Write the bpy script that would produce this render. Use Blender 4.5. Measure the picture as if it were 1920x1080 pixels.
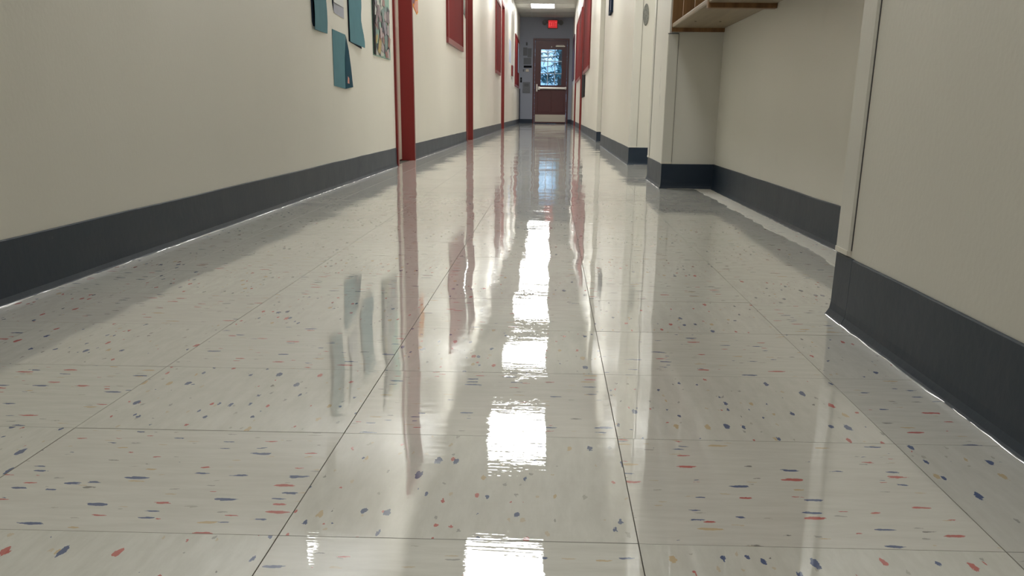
import bpy, bmesh, math, random
from mathutils import Matrix, Vector

random.seed(7)
for o in list(bpy.data.objects):
    bpy.data.objects.remove(o)
scene = bpy.context.scene
C = scene.collection

# ------------------------------------------------------------------ camera
F, PITCH, YAW, ROLL, CAMH, CY = 1983.3, 0.36188, -0.03122, 0.010812, 0.33943, 957.46
fw = Vector((math.sin(YAW) * math.cos(PITCH), math.cos(YAW) * math.cos(PITCH), -math.sin(PITCH)))
rt = fw.cross(Vector((0, 0, 1))).normalized()
up = rt.cross(fw)
r2 = rt * math.cos(ROLL) + up * math.sin(ROLL)
u2 = up * math.cos(ROLL) - rt * math.sin(ROLL)
cam = bpy.data.cameras.new('camera')
cam.sensor_fit = 'HORIZONTAL'
cam.sensor_width = 36
cam.lens = F * 36 / 1920
cam.shift_x = 0
cam.shift_y = (CY - 540) / 1920          # a crop of the upper half of a taller frame
cam.clip_start = 0.02
cam.clip_end = 300
camo = bpy.data.objects.new('camera', cam)
C.objects.link(camo)
mw = Matrix((r2, u2, -fw)).transposed().to_4x4()
mw.translation = (0, 0, CAMH)
camo.matrix_world = mw
scene.camera = camo

# ------------------------------------------------------------------ world and exposure
W = bpy.data.worlds.new('world')
scene.world = W
W.use_nodes = True
bg = W.node_tree.nodes['Background']
bg.inputs[0].default_value = (0.40, 0.66, 1.0, 1)
bg.inputs[1].default_value = 1.5
scene.view_settings.view_transform = 'Standard'
scene.view_settings.look = 'None'
scene.view_settings.exposure = 0.0
scene.view_settings.gamma = 1
scene.view_settings.use_curve_mapping = False
LAMP = 21.5                                # radiance of the ceiling lamps
LAMP_COL = (0.99, 1.0, 0.975)

# ------------------------------------------------------------------ node helpers
class NT:
    def __init__(self, name):
        self.mat = bpy.data.materials.new(name)
        self.mat.use_nodes = True
        self.t = self.mat.node_tree
        self.b = self.t.nodes['Principled BSDF']
        self.o = self.t.nodes['Material Output']
    def n(self, typ, **kw):
        x = self.t.nodes.new(typ)
        for k, v in kw.items():
            setattr(x, k, v)
        return x
    def put(self, sock, v):
        if v is None:
            return
        if isinstance(v, bpy.types.NodeSocket):
            self.t.links.new(v, sock)
        else:
            if isinstance(v, tuple) and len(v) == 3 and sock.type == 'RGBA':
                v = (*v, 1)
            sock.default_value = v
    def m(self, op, a, b=None, c=None):
        x = self.n('ShaderNodeMath', operation=op)
        self.put(x.inputs[0], a); self.put(x.inputs[1], b); self.put(x.inputs[2], c)
        return x.outputs[0]
    def vm(self, op, a, b=None):
        x = self.n('ShaderNodeVectorMath', operation=op)
        self.put(x.inputs[0], a); self.put(x.inputs[1], b)
        return x.outputs[0]
    def comb(self, x, y, z=0.0):
        c = self.n('ShaderNodeCombineXYZ')
        self.put(c.inputs[0], x); self.put(c.inputs[1], y); self.put(c.inputs[2], z)
        return c.outputs[0]
    def sep(self, v):
        c = self.n('ShaderNodeSeparateXYZ'); self.put(c.inputs[0], v)
        return c.outputs
    def noise(self, vec, scale=1.0, detail=2.0, rough=0.5):
        x = self.n('ShaderNodeTexNoise')
        self.put(x.inputs['Vector'], vec)
        x.inputs['Scale'].default_value = scale
        x.inputs['Detail'].default_value = detail
        x.inputs['Roughness'].default_value = rough
        return x.outputs
    def mix(self, fac, a, b):
        x = self.n('ShaderNodeMix', data_type='RGBA')
        self.put(x.inputs['Factor'], fac); self.put(x.inputs['A'], a) if False else None
        ins = [i for i in x.inputs if i.type == 'RGBA']
        self.put(ins[0], a); self.put(ins[1], b)
        return [o for o in x.outputs if o.type == 'RGBA'][0]
    def step(self, v, e0, e1):
        x = self.n('ShaderNodeMapRange', interpolation_type='SMOOTHSTEP')
        self.put(x.inputs['Value'], v)
        x.inputs['From Min'].default_value = e0
        x.inputs['From Max'].default_value = e1
        return x.outputs[0]
    def pos(self):
        return self.n('ShaderNodeNewGeometry').outputs['Position']
    def bump(self, h, dist, strength=1.0):
        x = self.n('ShaderNodeBump')
        x.inputs['Strength'].default_value = strength
        x.inputs['Distance'].default_value = dist
        self.put(x.inputs['Height'], h)
        return x.outputs[0]

def simple(name, col, rough=0.5, metal=0.0, var=0.06, scale=30, bump=0.0, spec=0.5, coat=0.0, stretch=(1, 1, 1)):
    t = NT(name)
    p = t.vm('MULTIPLY', t.pos(), stretch)
    n = t.noise(p, scale, 4)[0]
    dark = tuple(c * (1 - var * 2) for c in col)
    light = tuple(min(1, c * (1 + var * 2)) for c in col)
    t.put(t.b.inputs['Base Color'], t.mix(n, dark, light))
    t.b.inputs['Roughness'].default_value = rough
    t.b.inputs['Metallic'].default_value = metal
    t.b.inputs['Specular IOR Level'].default_value = spec
    t.b.inputs['Coat Weight'].default_value = coat
    if bump:
        t.put(t.b.inputs['Normal'], t.bump(n, bump))
    return t.mat

# ------------------------------------------------------------------ floor tile material
TA, TX0, TY0 = 0.3048, 0.0809, 0.8244
def floor_mat():
    t = NT('speckled_vinyl_tile')
    P = t.pos()
    s = t.sep(P)
    gx = t.m('DIVIDE', t.m('SUBTRACT', s[0], TX0), TA)
    gy = t.m('DIVIDE', t.m('SUBTRACT', s[1], TY0), TA)
    cx, cy = t.m('FLOOR', gx), t.m('FLOOR', gy)
    par = t.m('MODULO', t.m('ADD', t.m('ADD', cx, cy), 1000.0), 2.0)      # 1 = grain along the hall
    wn = t.n('ShaderNodeTexWhiteNoise', noise_dimensions='2D')
    t.put(wn.inputs['Vector'], t.comb(cx, cy))
    rnd = t.sep(wn.outputs['Color'])
    along = t.m('ADD', t.m('MULTIPLY', s[0], t.m('SUBTRACT', 1.0, par)), t.m('MULTIPLY', s[1], par))
    cross = t.m('ADD', t.m('MULTIPLY', s[1], t.m('SUBTRACT', 1.0, par)), t.m('MULTIPLY', s[0], par))
    qa = t.m('ADD', along, t.m('MULTIPLY', rnd[0], 37.0))
    qc = t.m('ADD', cross, t.m('MULTIPLY', rnd[1], 53.0))
    # ragged outline
    jn = t.sep(t.noise(t.comb(t.m('MULTIPLY', qa, 90.0), t.m('MULTIPLY', qc, 190.0)), 1.0, 3, 0.6)[1])
    ja = t.m('ADD', qa, t.m('MULTIPLY', t.m('SUBTRACT', jn[0], 0.5), 0.022))
    jc = t.m('ADD', qc, t.m('MULTIPLY', t.m('SUBTRACT', jn[1], 0.5), 0.0065))
    # ground colour: streaks along the grain
    st = t.noise(t.comb(t.m('MULTIPLY', qa, 14.0), t.m('MULTIPLY', qc, 70.0)), 1.0, 5, 0.65)[0]
    base = t.mix(t.step(st, 0.25, 0.75), (0.575, 0.565, 0.505), (0.68, 0.67, 0.61))
    base = t.mix(t.m('MULTIPLY', rnd[2], 0.30), base, (0.60, 0.55, 0.51))
    def layer(base, cell, el, keep, rmin, rmax, cols, off, alpha=1.0):
        v = t.n('ShaderNodeTexVoronoi', voronoi_dimensions='2D', feature='F1')
        t.put(v.inputs['Vector'], t.comb(t.m('ADD', t.m('DIVIDE', ja, cell * el), off), t.m('ADD', t.m('DIVIDE', jc, cell), off)))
        v.inputs['Scale'].default_value = 1.0
        v.inputs['Randomness'].default_value = 1.0
        c = t.sep(v.outputs['Color'])
        rad = t.m('ADD', t.m('MULTIPLY', t.m('POWER', c[2], 1.4), rmax - rmin), rmin)
        inside = t.m('LESS_THAN', v.outputs['Distance'], rad)
        fac = t.m('MULTIPLY', t.m('MULTIPLY', inside, t.m('LESS_THAN', c[0], keep)), alpha)
        ramp = t.n('ShaderNodeValToRGB')
        ramp.color_ramp.interpolation = 'CONSTANT'
        els = ramp.color_ramp.elements
        els[0].position = 0; els[0].color = (*cols[0][1], 1)
        els[1].position = cols[1][0]; els[1].color = (*cols[1][1], 1)
        for q, cc in cols[2:]:
            e = els.new(q); e.color = (*cc, 1)
        t.put(ramp.inputs[0], c[1])
        return t.mix(fac, base, ramp.outputs[0])
    blue, red, tan, grey = (0.012, 0.050, 0.19), (0.47, 0.055, 0.045), (0.55, 0.41, 0.23), (0.17, 0.16, 0.15)
    base = layer(base, 0.012, 2.6, 0.15, 0.09, 0.18, [(0, tan), (0.45, grey), (0.75, (0.32, 0.29, 0.24))], 3.3, 0.55)
    base = layer(base, 0.0125, 2.5, 0.11, 0.05, 0.18, [(0, blue), (0.45, red), (0.80, grey)], 7.7, 0.9)
    base = layer(base, 0.0175, 3.0, 0.27, 0.09, 0.215, [(0, blue), (0.45, red), (0.80, tan)], 11.1, 0.92)
    # polish: unwaxed strip beside the recessed wall
    edge = t.m('ADD', s[0], t.m('MULTIPLY', t.m('SUBTRACT', t.noise(P, 5.0, 3)[0], 0.5), 0.05))
    dull = t.step(edge, 0.683, 0.690)
    base = t.mix(t.m('MULTIPLY', dull, 0.5), base, (0.58, 0.56, 0.50))
    t.put(t.b.inputs['Base Color'], base)
    t.b.inputs['Roughness'].default_value = 0.55
    t.b.inputs['Specular IOR Level'].default_value = 0.25
    t.put(t.b.inputs['Coat Weight'], t.m('SUBTRACT', 1.0, t.m('MULTIPLY', dull, 0.93)))
    t.b.inputs['Coat IOR'].default_value = 1.56
    rn = t.noise(P, 2.3, 4)[0]
    t.put(t.b.inputs['Coat Roughness'], t.m('ADD', t.m('MULTIPLY', rn, 0.016), t.m('ADD', 0.006, t.m('MULTIPLY', dull, 0.45))))
    # the wax surface is not flat: slow undulation, ripples, fine drag marks along the grain
    def slope(vec, scale, detail, amt_x, amt_y):
        c = t.sep(t.noise(vec, scale, detail)[1])
        return (t.m('MULTIPLY', t.m('SUBTRACT', c[0], 0.5), amt_x), t.m('MULTIPLY', t.m('SUBTRACT', c[1], 0.5), amt_y))
    a1 = slope(P, 3.1, 1, 0.030, 0.020)
    a2 = slope(t.vm('MULTIPLY', P, (6.0, 26.0, 1.0)), 1.0, 2, 0.008, 0.013)
    # mop and burnisher marks lie across the hall, slightly fanned
    fan = t.m('ADD', s[1], t.m('MULTIPLY', t.m('MULTIPLY', s[0], t.noise(P, 1.7, 1)[0]), 0.10))
    a3 = slope(t.comb(t.m('MULTIPLY', s[0], 20.0), t.m('MULTIPLY', fan, 430.0)), 1.0, 3, 0.006, 0.040)
    a4 = slope(P, 260.0, 2, 0.006, 0.016)
    fx = t.m('ADD', a3[0], a4[0])
    fy = t.m('ADD', a3[1], a4[1])
    tx = t.m('MULTIPLY', t.m('SUBTRACT', rnd[0], 0.5), 0.0025)
    ty = t.m('MULTIPLY', t.m('SUBTRACT', rnd[1], 0.5), 0.0035)
    sx = t.m('ADD', t.m('ADD', a1[0], a2[0]), t.m('ADD', fx, tx))
    sy = t.m('ADD', t.m('ADD', a1[1], a2[1]), t.m('ADD', fy, ty))
    N = t.n('ShaderNodeNewGeometry').outputs['Normal']
    nn = t.vm('NORMALIZE', t.vm('ADD', N, t.comb(sx, sy, 0.0)))
    t.put(t.b.inputs['Coat Normal'], nn)
    return t.mat

def wall_mat(name, col, rough=0.37, scuff=False, spec=0.42):
    t = NT(name)
    P = t.pos()
    n1 = t.noise(P, 1.3, 3)[0]
    n2 = t.noise(P, 90.0, 3)[0]
    c = t.mix(n1, tuple(k * 0.95 for k in col), tuple(min(1, k * 1.04) for k in col))
    c = t.mix(t.m('MULTIPLY', t.step(t.noise(P, 7.0, 5)[0], 0.62, 0.80), 0.12), c, tuple(k * 0.7 for k in col))
    if scuff:
        s = t.sep(P)
        inb = t.m('MULTIPLY', t.m('MULTIPLY', t.step(s[2], 0.34, 0.38), t.m('SUBTRACT', 1.0, t.step(s[2], 0.52, 0.56))),
                  t.m('LESS_THAN', t.m('ABSOLUTE', t.m('SUBTRACT', s[1], t.m('ADD', 5.42, t.m('MULTIPLY', s[2], 0.32)))), 0.022))
        inb = t.m('MULTIPLY', inb, t.step(t.noise(t.vm('MULTIPLY', P, (1, 1, 0.4)), 42.0, 3)[0], 0.45, 0.6))
        c = t.mix(t.m('MULTIPLY', inb, 0.75), c, (0.30, 0.29, 0.27))
    t.put(t.b.inputs['Base Color'], c)
    t.b.inputs['Roughness'].default_value = rough
    t.b.inputs['Specular IOR Level'].default_value = spec
    # orange peel plus the slow bow of the drywall, mostly along the hall
    sl = t.sep(t.noise(t.vm('MULTIPLY', P, (1, 2.2, 0.25)), 1.0, 2)[1])
    N = t.n('ShaderNodeNewGeometry').outputs['Normal']
    wav = t.comb(0.0, t.m('MULTIPLY', t.m('SUBTRACT', sl[0], 0.5), 0.10), 0.0)
    bm_ = t.n('ShaderNodeBump'); bm_.inputs['Distance'].default_value = 0.0006; bm_.inputs['Strength'].default_value = 0.6
    t.put(bm_.inputs['Height'], n2)
    t.put(bm_.inputs['Normal'], t.vm('NORMALIZE', t.vm('ADD', N, wav)))
    t.put(t.b.inputs['Normal'], bm_.outputs[0])
    return t.mat

M = {}
M['tile'] = floor_mat()
M['edge'] = simple('worn_tile_edge', (0.27, 0.255, 0.22), 0.35, spec=0.5)
M['sub'] = simple('dark_joint', (0.07, 0.062, 0.05), 0.9)
M['wall'] = wall_mat('cream_wall_paint', (0.70, 0.675, 0.605))
M['pillar'] = wall_mat('cream_scuffed_paint', (0.68, 0.66, 0.60), scuff=True)
M['endwall'] = wall_mat('grey_blue_paint', (0.33, 0.355, 0.43), 0.6, spec=0.3)
M['guard'] = wall_mat('cream_vinyl', (0.66, 0.64, 0.58), 0.30)
M['leaf'] = wall_mat('cream_door_paint', (0.68, 0.64, 0.54), 0.22)
M['cap'] = simple('ivory_plastic', (0.72, 0.68, 0.60), 0.4)
M['gap_shade'] = simple('dark_gap_shade', (0.05, 0.045, 0.05), 0.5)  # dark strip painting the gap shading along the guard's edge
M['greycap'] = simple('grey_plastic', (0.10, 0.11, 0.12), 0.5)
M['red'] = simple('oxblood_paint', (0.165, 0.017, 0.016), 0.38, var=0.05, scale=4, spec=0.3)
M['redboard'] = simple('red_board_paper', (0.155, 0.016, 0.016), 0.85, var=0.08, scale=3, stretch=(1, 3, 0.3), spec=0.08)
M['maroon'] = simple('maroon_door_paint', (0.085, 0.016, 0.018), 0.38, var=0.06, scale=6)
M['rail'] = simple('lit_red_rail', (0.20, 0.050, 0.050), 0.40, var=0.05, spec=0.35)  # lighter red paints in the light the bottom rail catches
M['steel'] = simple('brushed_steel', (0.62, 0.60, 0.56), 0.28, 1.0, var=0.05, scale=60, stretch=(0.05, 1, 1))
M['kick'] = simple('dull_kick_plate', (0.46, 0.42, 0.36), 0.42, 0.7, var=0.06, scale=50, stretch=(0.05, 1, 1))
M['black'] = simple('black_plastic', (0.010, 0.010, 0.012), 0.7, spec=0.06)
M['muntin'] = simple('white_muntin', (0.68, 0.80, 0.95), 0.5)
M['ceil'] = simple('ceiling_tile', (0.52, 0.52, 0.49), 0.9, var=0.05, scale=120, bump=0.0008)
M['grid'] = simple('ceiling_grid_metal', (0.50, 0.50, 0.48), 0.5)
M['teal'] = simple('teal_card', (0.085, 0.21, 0.255), 0.75, spec=0.2, var=0.07, scale=14)
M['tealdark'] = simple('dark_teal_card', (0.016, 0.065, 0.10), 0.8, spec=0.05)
M['navy'] = simple('navy_backing', (0.014, 0.022, 0.04), 0.8, spec=0.08)
M['paper'] = simple('white_paper', (0.62, 0.62, 0.62), 0.5, var=0.03)
M['lam'] = simple('laminated_sheet', (0.58, 0.58, 0.56), 0.05, var=0.12, scale=12, coat=1.0)
M['lilac'] = simple('lilac_grey_strip', (0.33, 0.34, 0.42), 0.5)
M['mint'] = simple('mint_paper', (0.22, 0.36, 0.30), 0.6)
M['orange'] = simple('orange_paint', (0.68, 0.26, 0.05), 0.8, spec=0.1, var=0.15, scale=40)
M['purple'] = simple('plum_paint', (0.14, 0.03, 0.07), 0.5)
M['salmon'] = simple('salmon_paint', (0.60, 0.24, 0.18), 0.5)
M['pinkpaper'] = simple('pink_cream_paper', (0.55, 0.42, 0.38), 0.5, var=0.15, scale=8)
M['bluepaper'] = simple('pale_blue_paper', (0.42, 0.47, 0.60), 0.5)
M['notice'] = simple('grey_notice', (0.16, 0.17, 0.19), 0.6, var=0.12, scale=60)
M['oval'] = simple('mottled_grey', (0.20, 0.20, 0.18), 0.6, var=0.35, scale=120)
M['darkboard'] = simple('plum_board', (0.05, 0.012, 0.03), 0.5)
M['combo'] = simple('beige_lamp_housing', (0.13, 0.12, 0.09), 0.5)
M['screw'] = simple('dark_screw', (0.06, 0.04, 0.02), 0.4)
M['bead'] = simple('wax_bead', (0.30, 0.295, 0.28), 0.16, var=0.3, scale=25, coat=0.6)
M['bark'] = simple('bark', (0.10, 0.08, 0.07), 0.9, scale=12)
M['needles'] = simple('blue_green_needles', (0.085, 0.22, 0.24), 0.8, var=0.3, scale=3)
M['ground'] = simple('outdoor_ground', (0.20, 0.24, 0.22), 0.9, var=0.2, scale=2)

def base_mat():
    t = NT('navy_cove_base')
    P = t.pos()
    n = t.noise(P, 6.0, 5, 0.65)[0]
    c = t.mix(n, (0.007, 0.018, 0.040), (0.017, 0.030, 0.048))
    sc = t.step(t.noise(t.vm('MULTIPLY', P, (1, 1, 3)), 13.0, 4, 0.7)[0], 0.66, 0.80)
    c = t.mix(t.m('MULTIPLY', sc, 0.35), c, (0.14, 0.15, 0.15))
    t.put(t.b.inputs['Base Color'], c)
    t.put(t.b.inputs['Roughness'], t.m('ADD', 0.42, t.m('MULTIPLY', n, 0.16)))
    t.b.inputs['Specular IOR Level'].default_value = 0.4
    t.put(t.b.inputs['Normal'], t.bump(t.noise(P, 40.0, 3)[0], 0.0006))
    return t.mat
M['base'] = base_mat()

def wood_mat(name, a, b, axis):
    t = NT(name)
    st = {'z': (26, 26, 1.6), 'y': (26, 1.6, 26)}[axis]
    n = t.noise(t.vm('MULTIPLY', t.pos(), st), 1.0, 5, 0.6)[0]
    t.put(t.b.inputs['Base Color'], t.mix(t.step(n, 0.3, 0.7), a, b))
    t.b.inputs['Roughness'].default_value = 0.42
    t.put(t.b.inputs['Normal'], t.bump(n, 0.0006))
    return t.mat
M['woodv'] = wood_mat('birch_side_grain', (0.13, 0.060, 0.020), (0.25, 0.13, 0.050), 'z')
M['woodh'] = wood_mat('birch_shelf_grain', (0.20, 0.145, 0.078), (0.27, 0.20, 0.115), 'y')

def emis(name, col, s, base=(0.8, 0.8, 0.8)):
    t = NT(name)
    t.put(t.b.inputs['Base Color'], base)
    t.put(t.b.inputs['Emission Color'], col)
    t.b.inputs['Emission Strength'].default_value = s
    return t.mat
M['lamp'] = emis('lamp_diffuser', LAMP_COL, LAMP)
M['lamp_weak'] = emis('added_lamp_diffuser', LAMP_COL, LAMP * 0.42)  # weaker panels of the two unseen lights added to brighten the near hall
M['exit'] = emis('exit_red_face', (1.0, 0.035, 0.045), 0.50, (0.25, 0.01, 0.01))
M['exitl'] = emis('exit_letter', (1.0, 0.13, 0.12), 0.75, (0.3, 0.05, 0.05))
def glass_mat():
    t = NT('window_glass')
    g = t.n('ShaderNodeBsdfGlossy'); g.inputs['Roughness'].default_value = 0.03
    tr = t.n('ShaderNodeBsdfTransparent'); tr.inputs['Color'].default_value = (0.86, 0.94, 0.97, 1)
    fr = t.n('ShaderNodeFresnel'); fr.inputs['IOR'].default_value = 1.45
    mx = t.n('ShaderNodeMixShader')
    t.put(mx.inputs[0], fr.outputs[0]); t.put(mx.inputs[1], tr.outputs[0]); t.put(mx.inputs[2], g.outputs[0])
    t.put(t.o.inputs['Surface'], mx.outputs[0])
    return t.mat
M['glass'] = glass_mat()

# ------------------------------------------------------------------ mesh helpers
def obj(name, bm, mat, parent=None, loc=None, smooth=False):
    bmesh.ops.recalc_face_normals(bm, faces=bm.faces)
    me = bpy.data.meshes.new(name)
    bm.to_mesh(me); bm.free()
    for m in (mat if isinstance(mat, list) else [mat]):
        me.materials.append(m)
    if smooth:
        for p in me.polygons:
            p.use_smooth = True
    o = bpy.data.objects.new(name, me)
    C.objects.link(o)
    if parent:
        o.parent = parent
    if loc is not None:
        o.location = loc
    return o

def tag(o, label, cat, group=None, kind=None):
    o['label'] = label; o['category'] = cat
    if group: o['group'] = group
    if kind: o['kind'] = kind
    return o

def empty(name, loc=(0, 0, 0)):
    o = bpy.data.objects.new(name, None)
    C.objects.link(o); o.location = loc
    return o

def hexa(bm, pts):
    """box from 8 points: bottom ring 4, top ring 4"""
    v = [bm.verts.new(p) for p in pts]
    for f in ((0, 1, 2, 3), (7, 6, 5, 4), (0, 4, 5, 1), (1, 5, 6, 2), (2, 6, 7, 3), (3, 7, 4, 0)):
        bm.faces.new([v[i] for i in f])
    return v

def box(bm, x0, x1, y0, y1, z0, z1):
    return hexa(bm, [(x0, y0, z0), (x1, y0, z0), (x1, y1, z0), (x0, y1, z0), (x0, y0, z1), (x1, y0, z1), (x1, y1, z1), (x0, y1, z1)])

def bevel(bm, w, seg=2):
    bmesh.ops.bevel(bm, geom=list(bm.edges), offset=w, segments=seg, affect='EDGES', profile=0.6, clamp_overlap=True)

def bx(x0, x1, y0, y1, z0, z1, bv=0, seg=2):
    bm = bmesh.new(); box(bm, x0, x1, y0, y1, z0, z1)
    if bv: bevel(bm, bv, seg)
    return bm

def cyl(p0, p1, r, seg=16, r1=None):
    bm = bmesh.new()
    p0, p1 = Vector(p0), Vector(p1)
    d = p1 - p0
    mt = d.to_track_quat('Z', 'Y').to_matrix().to_4x4()
    mt.translation = (p0 + p1) / 2
    bmesh.ops.create_cone(bm, cap_ends=True, segments=seg, radius1=r, radius2=r if r1 is None else r1, depth=d.length, matrix=mt)
    return bm

# walls: the left one closes in very slightly towards the far end
def XL(y):
    return -0.992 + 0.0027 * y
class Wall:
    """maps (s along the hall, n out of the wall, z)"""
    def __init__(self, f, sgn):
        self.f, self.sgn = f, sgn
    def __call__(self, s, n, z):
        return (self.f(s) + self.sgn * n, s, z)
LW = Wall(XL, 1)
XR = 0.540
RW = Wall(lambda y: XR, -1)

def wbox(bm, w, s0, s1, n0, n1, z0, z1):
    return hexa(bm, [w(s0, n0, z0), w(s1, n0, z0), w(s1, n1, z0), w(s0, n1, z0), w(s0, n0, z1), w(s1, n0, z1), w(s1, n1, z1), w(s0, n1, z1)])
def wb(w, s0, s1, n0, n1, z0, z1, bv=0):
    bm = bmesh.new(); wbox(bm, w, s0, s1, n0, n1, z0, z1)
    if bv: bevel(bm, bv)
    return bm

YB, YE, H = -3.0, 31.56, 2.70
ZD = 2.13                                  # door opening height

# ================================================================== SETTING
fl = obj('floor', bx(-1.25, 1.05, YB - 0.1, YE + 0.15, -0.12, -0.0022), M['sub'])
tag(fl, 'glossy speckled vinyl tile floor running the length of the hallway', 'floor', kind='structure')

LDOORS = [(7.05, 7.85), (12.70, 13.52), (20.95, 21.85)]
bm = bmesh.new()
ys = YB
for a, b in LDOORS:
    wbox(bm, LW, ys, a, -0.22, 0, 0, H + 0.1)
    wbox(bm, LW, a, b, -0.22, 0, ZD, H + 0.1)
    wbox(bm, LW, a, b, -0.22, -0.16, 0, ZD)
    ys = b
wbox(bm, LW, ys, YE, -0.22, 0, 0, H + 0.1)
tag(obj('wall_left', bm, M['wall']), 'long cream painted wall on the left of the hallway', 'wall', kind='structure')

# right side: pier, cubby recess, pillar, alcove, wall, alcove, wall
XP, XREC, XPI, X3 = 0.513, 0.768, 0.525, 0.530
XO = 1.05
bm = bmesh.new(); box(bm, XP, XO, YB, 1.93, 0, H + 0.1)
tag(obj('wall_right', bm, M['wall']), 'cream wall corner nearest on the right, with vinyl corner guard', 'wall', kind='structure')
bm = bmesh.new(); box(bm, XREC, XO, 1.93, 5.25, 0, H + 0.1)
tag(obj('wall_recess', bm, M['wall']), 'set-back cream wall under the wooden cubbies', 'wall', kind='structure')
bm = bmesh.new(); box(bm, XPI, XO, 5.25, 6.01, 0, H + 0.1)
tag(obj('wall_pillar', bm, M['pillar']), 'narrow cream scuffed pillar between cubby recess and alcove', 'wall', kind='structure')
RDOORS = [(20.55, 21.45), (25.75, 26.65)]
bm = bmesh.new()
box(bm, XREC, XO, 6.01, 7.60, 0, H + 0.1)
tag(obj('wall_alcove', bm, M['wall']), 'cream back wall of the shallow alcove past the pillar', 'wall', kind='structure')
bm = bmesh.new()
box(bm, X3, XO, 7.60, 11.99, 0, H + 0.1)
tag(obj('wall_middle', bm, M['wall']), 'cream wall right side between the two alcoves', 'wall', kind='structure')
bm = bmesh.new()
box(bm, XREC, XO, 11.99, 13.35, 0, H + 0.1)
tag(obj('wall_alcove_far', bm, M['wall']), 'cream back wall of the farther alcove on the right', 'wall', kind='structure')
bm = bmesh.new()
ys = 13.35
for a, b in RDOORS:
    box(bm, XR, XO, ys, a, 0, H + 0.1)
    box(bm, XR, XO, a, b, ZD, H + 0.1)
    box(bm, XR + 0.16, XO, a, b, 0, ZD)
    ys = b
box(bm, XR, XO, ys, YE, 0, H + 0.1)
tag(obj('wall_right_far', bm, M['wall']), 'far cream wall on the right with red boards', 'wall', kind='structure')

# end wall round the door opening
DX0, DX1, DZ = -0.542, 0.446, 2.18
bm = bmesh.new()
box(bm, -1.15, DX0, YE, YE + 0.15, 0, H + 0.1)
box(bm, DX1, XO, YE, YE + 0.15, 0, H + 0.1)
box(bm, DX0, DX1, YE, YE + 0.15, DZ, H + 0.1)
tag(obj('wall_end', bm, M['endwall']), 'blue-grey end wall around the red exit door', 'wall', kind='structure')
bm = bmesh.new(); box(bm, -1.25, XO, YB - 0.15, YB, 0, H + 0.1)
tag(obj('wall_back', bm, M['wall']), 'cream wall closing the hallway behind the camera', 'wall', kind='structure')

# ceiling: slab, T-bar grid and lay-in tiles
LIGHTS = [3.0 + 3.6 * k for k in range(-1, 8)]  # the first two are unseen, added to brighten the near hall
bm = bmesh.new(); box(bm, -1.25, XO, YB - 0.15, YE + 0.15, H + 0.1, H + 0.2)
ce = tag(obj('ceiling', bm, M['ceil']), 'suspended ceiling of grey-white tiles in a metal grid', 'ceiling', kind='structure')
GX = [-0.575, 0.035]
bm = bmesh.new()
for gx in GX:
    box(bm, gx - 0.012, gx + 0.012, YB, YE, H - 0.001, H + 0.004)
    box(bm, gx - 0.001, gx + 0.001, YB, YE, H + 0.004, H + 0.04)
rows = []
y = 6.0
while y > YB: y -= 1.2
y += 1.2
while y < YE:
    box(bm, -0.99, XREC, y - 0.012, y + 0.012, H - 0.0012, H + 0.0038)
    rows.append(y); y += 1.2
obj('ceiling_grid', bm, M['grid'], ce)
edges = [YB] + rows + [YE]
colx = [(-0.985, GX[0] - 0.0), (GX[0], GX[1]), (GX[1], XREC)]
cache = {}
for a, b in zip(edges[:-1], edges[1:]):
    if b - a < 0.05: continue
    for i, (xa, xb) in enumerate(colx):
        if i == 1 and any(abs((a + b) / 2 - L) < 0.1 for L in LIGHTS): continue
        key = (i, round(b - a, 3))
        if key not in cache:
            w_, d_ = (xb - xa) / 2 - 0.003, (b - a) / 2 - 0.003
            tb = bx(-w_, w_, -d_, d_, 0, 0.015, 0.002, 1)
            o = obj('ceiling_tile', tb, M['ceil'], ce)
            cache[key] = o.data
        else:
            o = bpy.data.objects.new('ceiling_tile', cache[key]); C.objects.link(o); o.parent = ce
        o.location = ((xa + xb) / 2, (a + b) / 2, H + 0.0045)

# floor tiles
cols = [-0.995, -0.8335, -0.5287, -0.2239, 0.0809, 0.3857, 0.6905, XREC + 0.004]
def tile_bm(bm, w, d, cx=0, cy=0, dz=0):
    h, g, c = 0.0024, 0.00022, 0.0003
    def ring(e, z):
        return [bm.verts.new((cx + sx * (w / 2 - e), cy + sy * (d / 2 - e), z + dz)) for sx, sy in ((-1, -1), (1, -1), (1, 1), (-1, 1))]
    r0, r1, r2_ = ring(g, -h), ring(g, -0.0004), ring(g + c, 0)
    for ra, rb in ((r0, r1), (r1, r2_)):
        for i in range(4):
            bm.faces.new((ra[i], ra[(i + 1) % 4], rb[(i + 1) % 4], rb[i])).material_index = 1
    bm.faces.new(r2_)
tc = {}
def in_view_cell(xa, xb, ya, yb):
    """is any of this tile on open floor rather than under a wall"""
    m = (xa + xb) / 2
    if xa >= 0.69: return (1.93 < yb and ya < 5.25) or (6.01 < yb and ya < 7.6) or (11.99 < yb and ya < 13.35)
    return True
far = bmesh.new()
count = 0
k0 = int(math.floor((YB - TY0) / TA))
k1 = int(math.ceil((YE - TY0) / TA))
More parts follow.
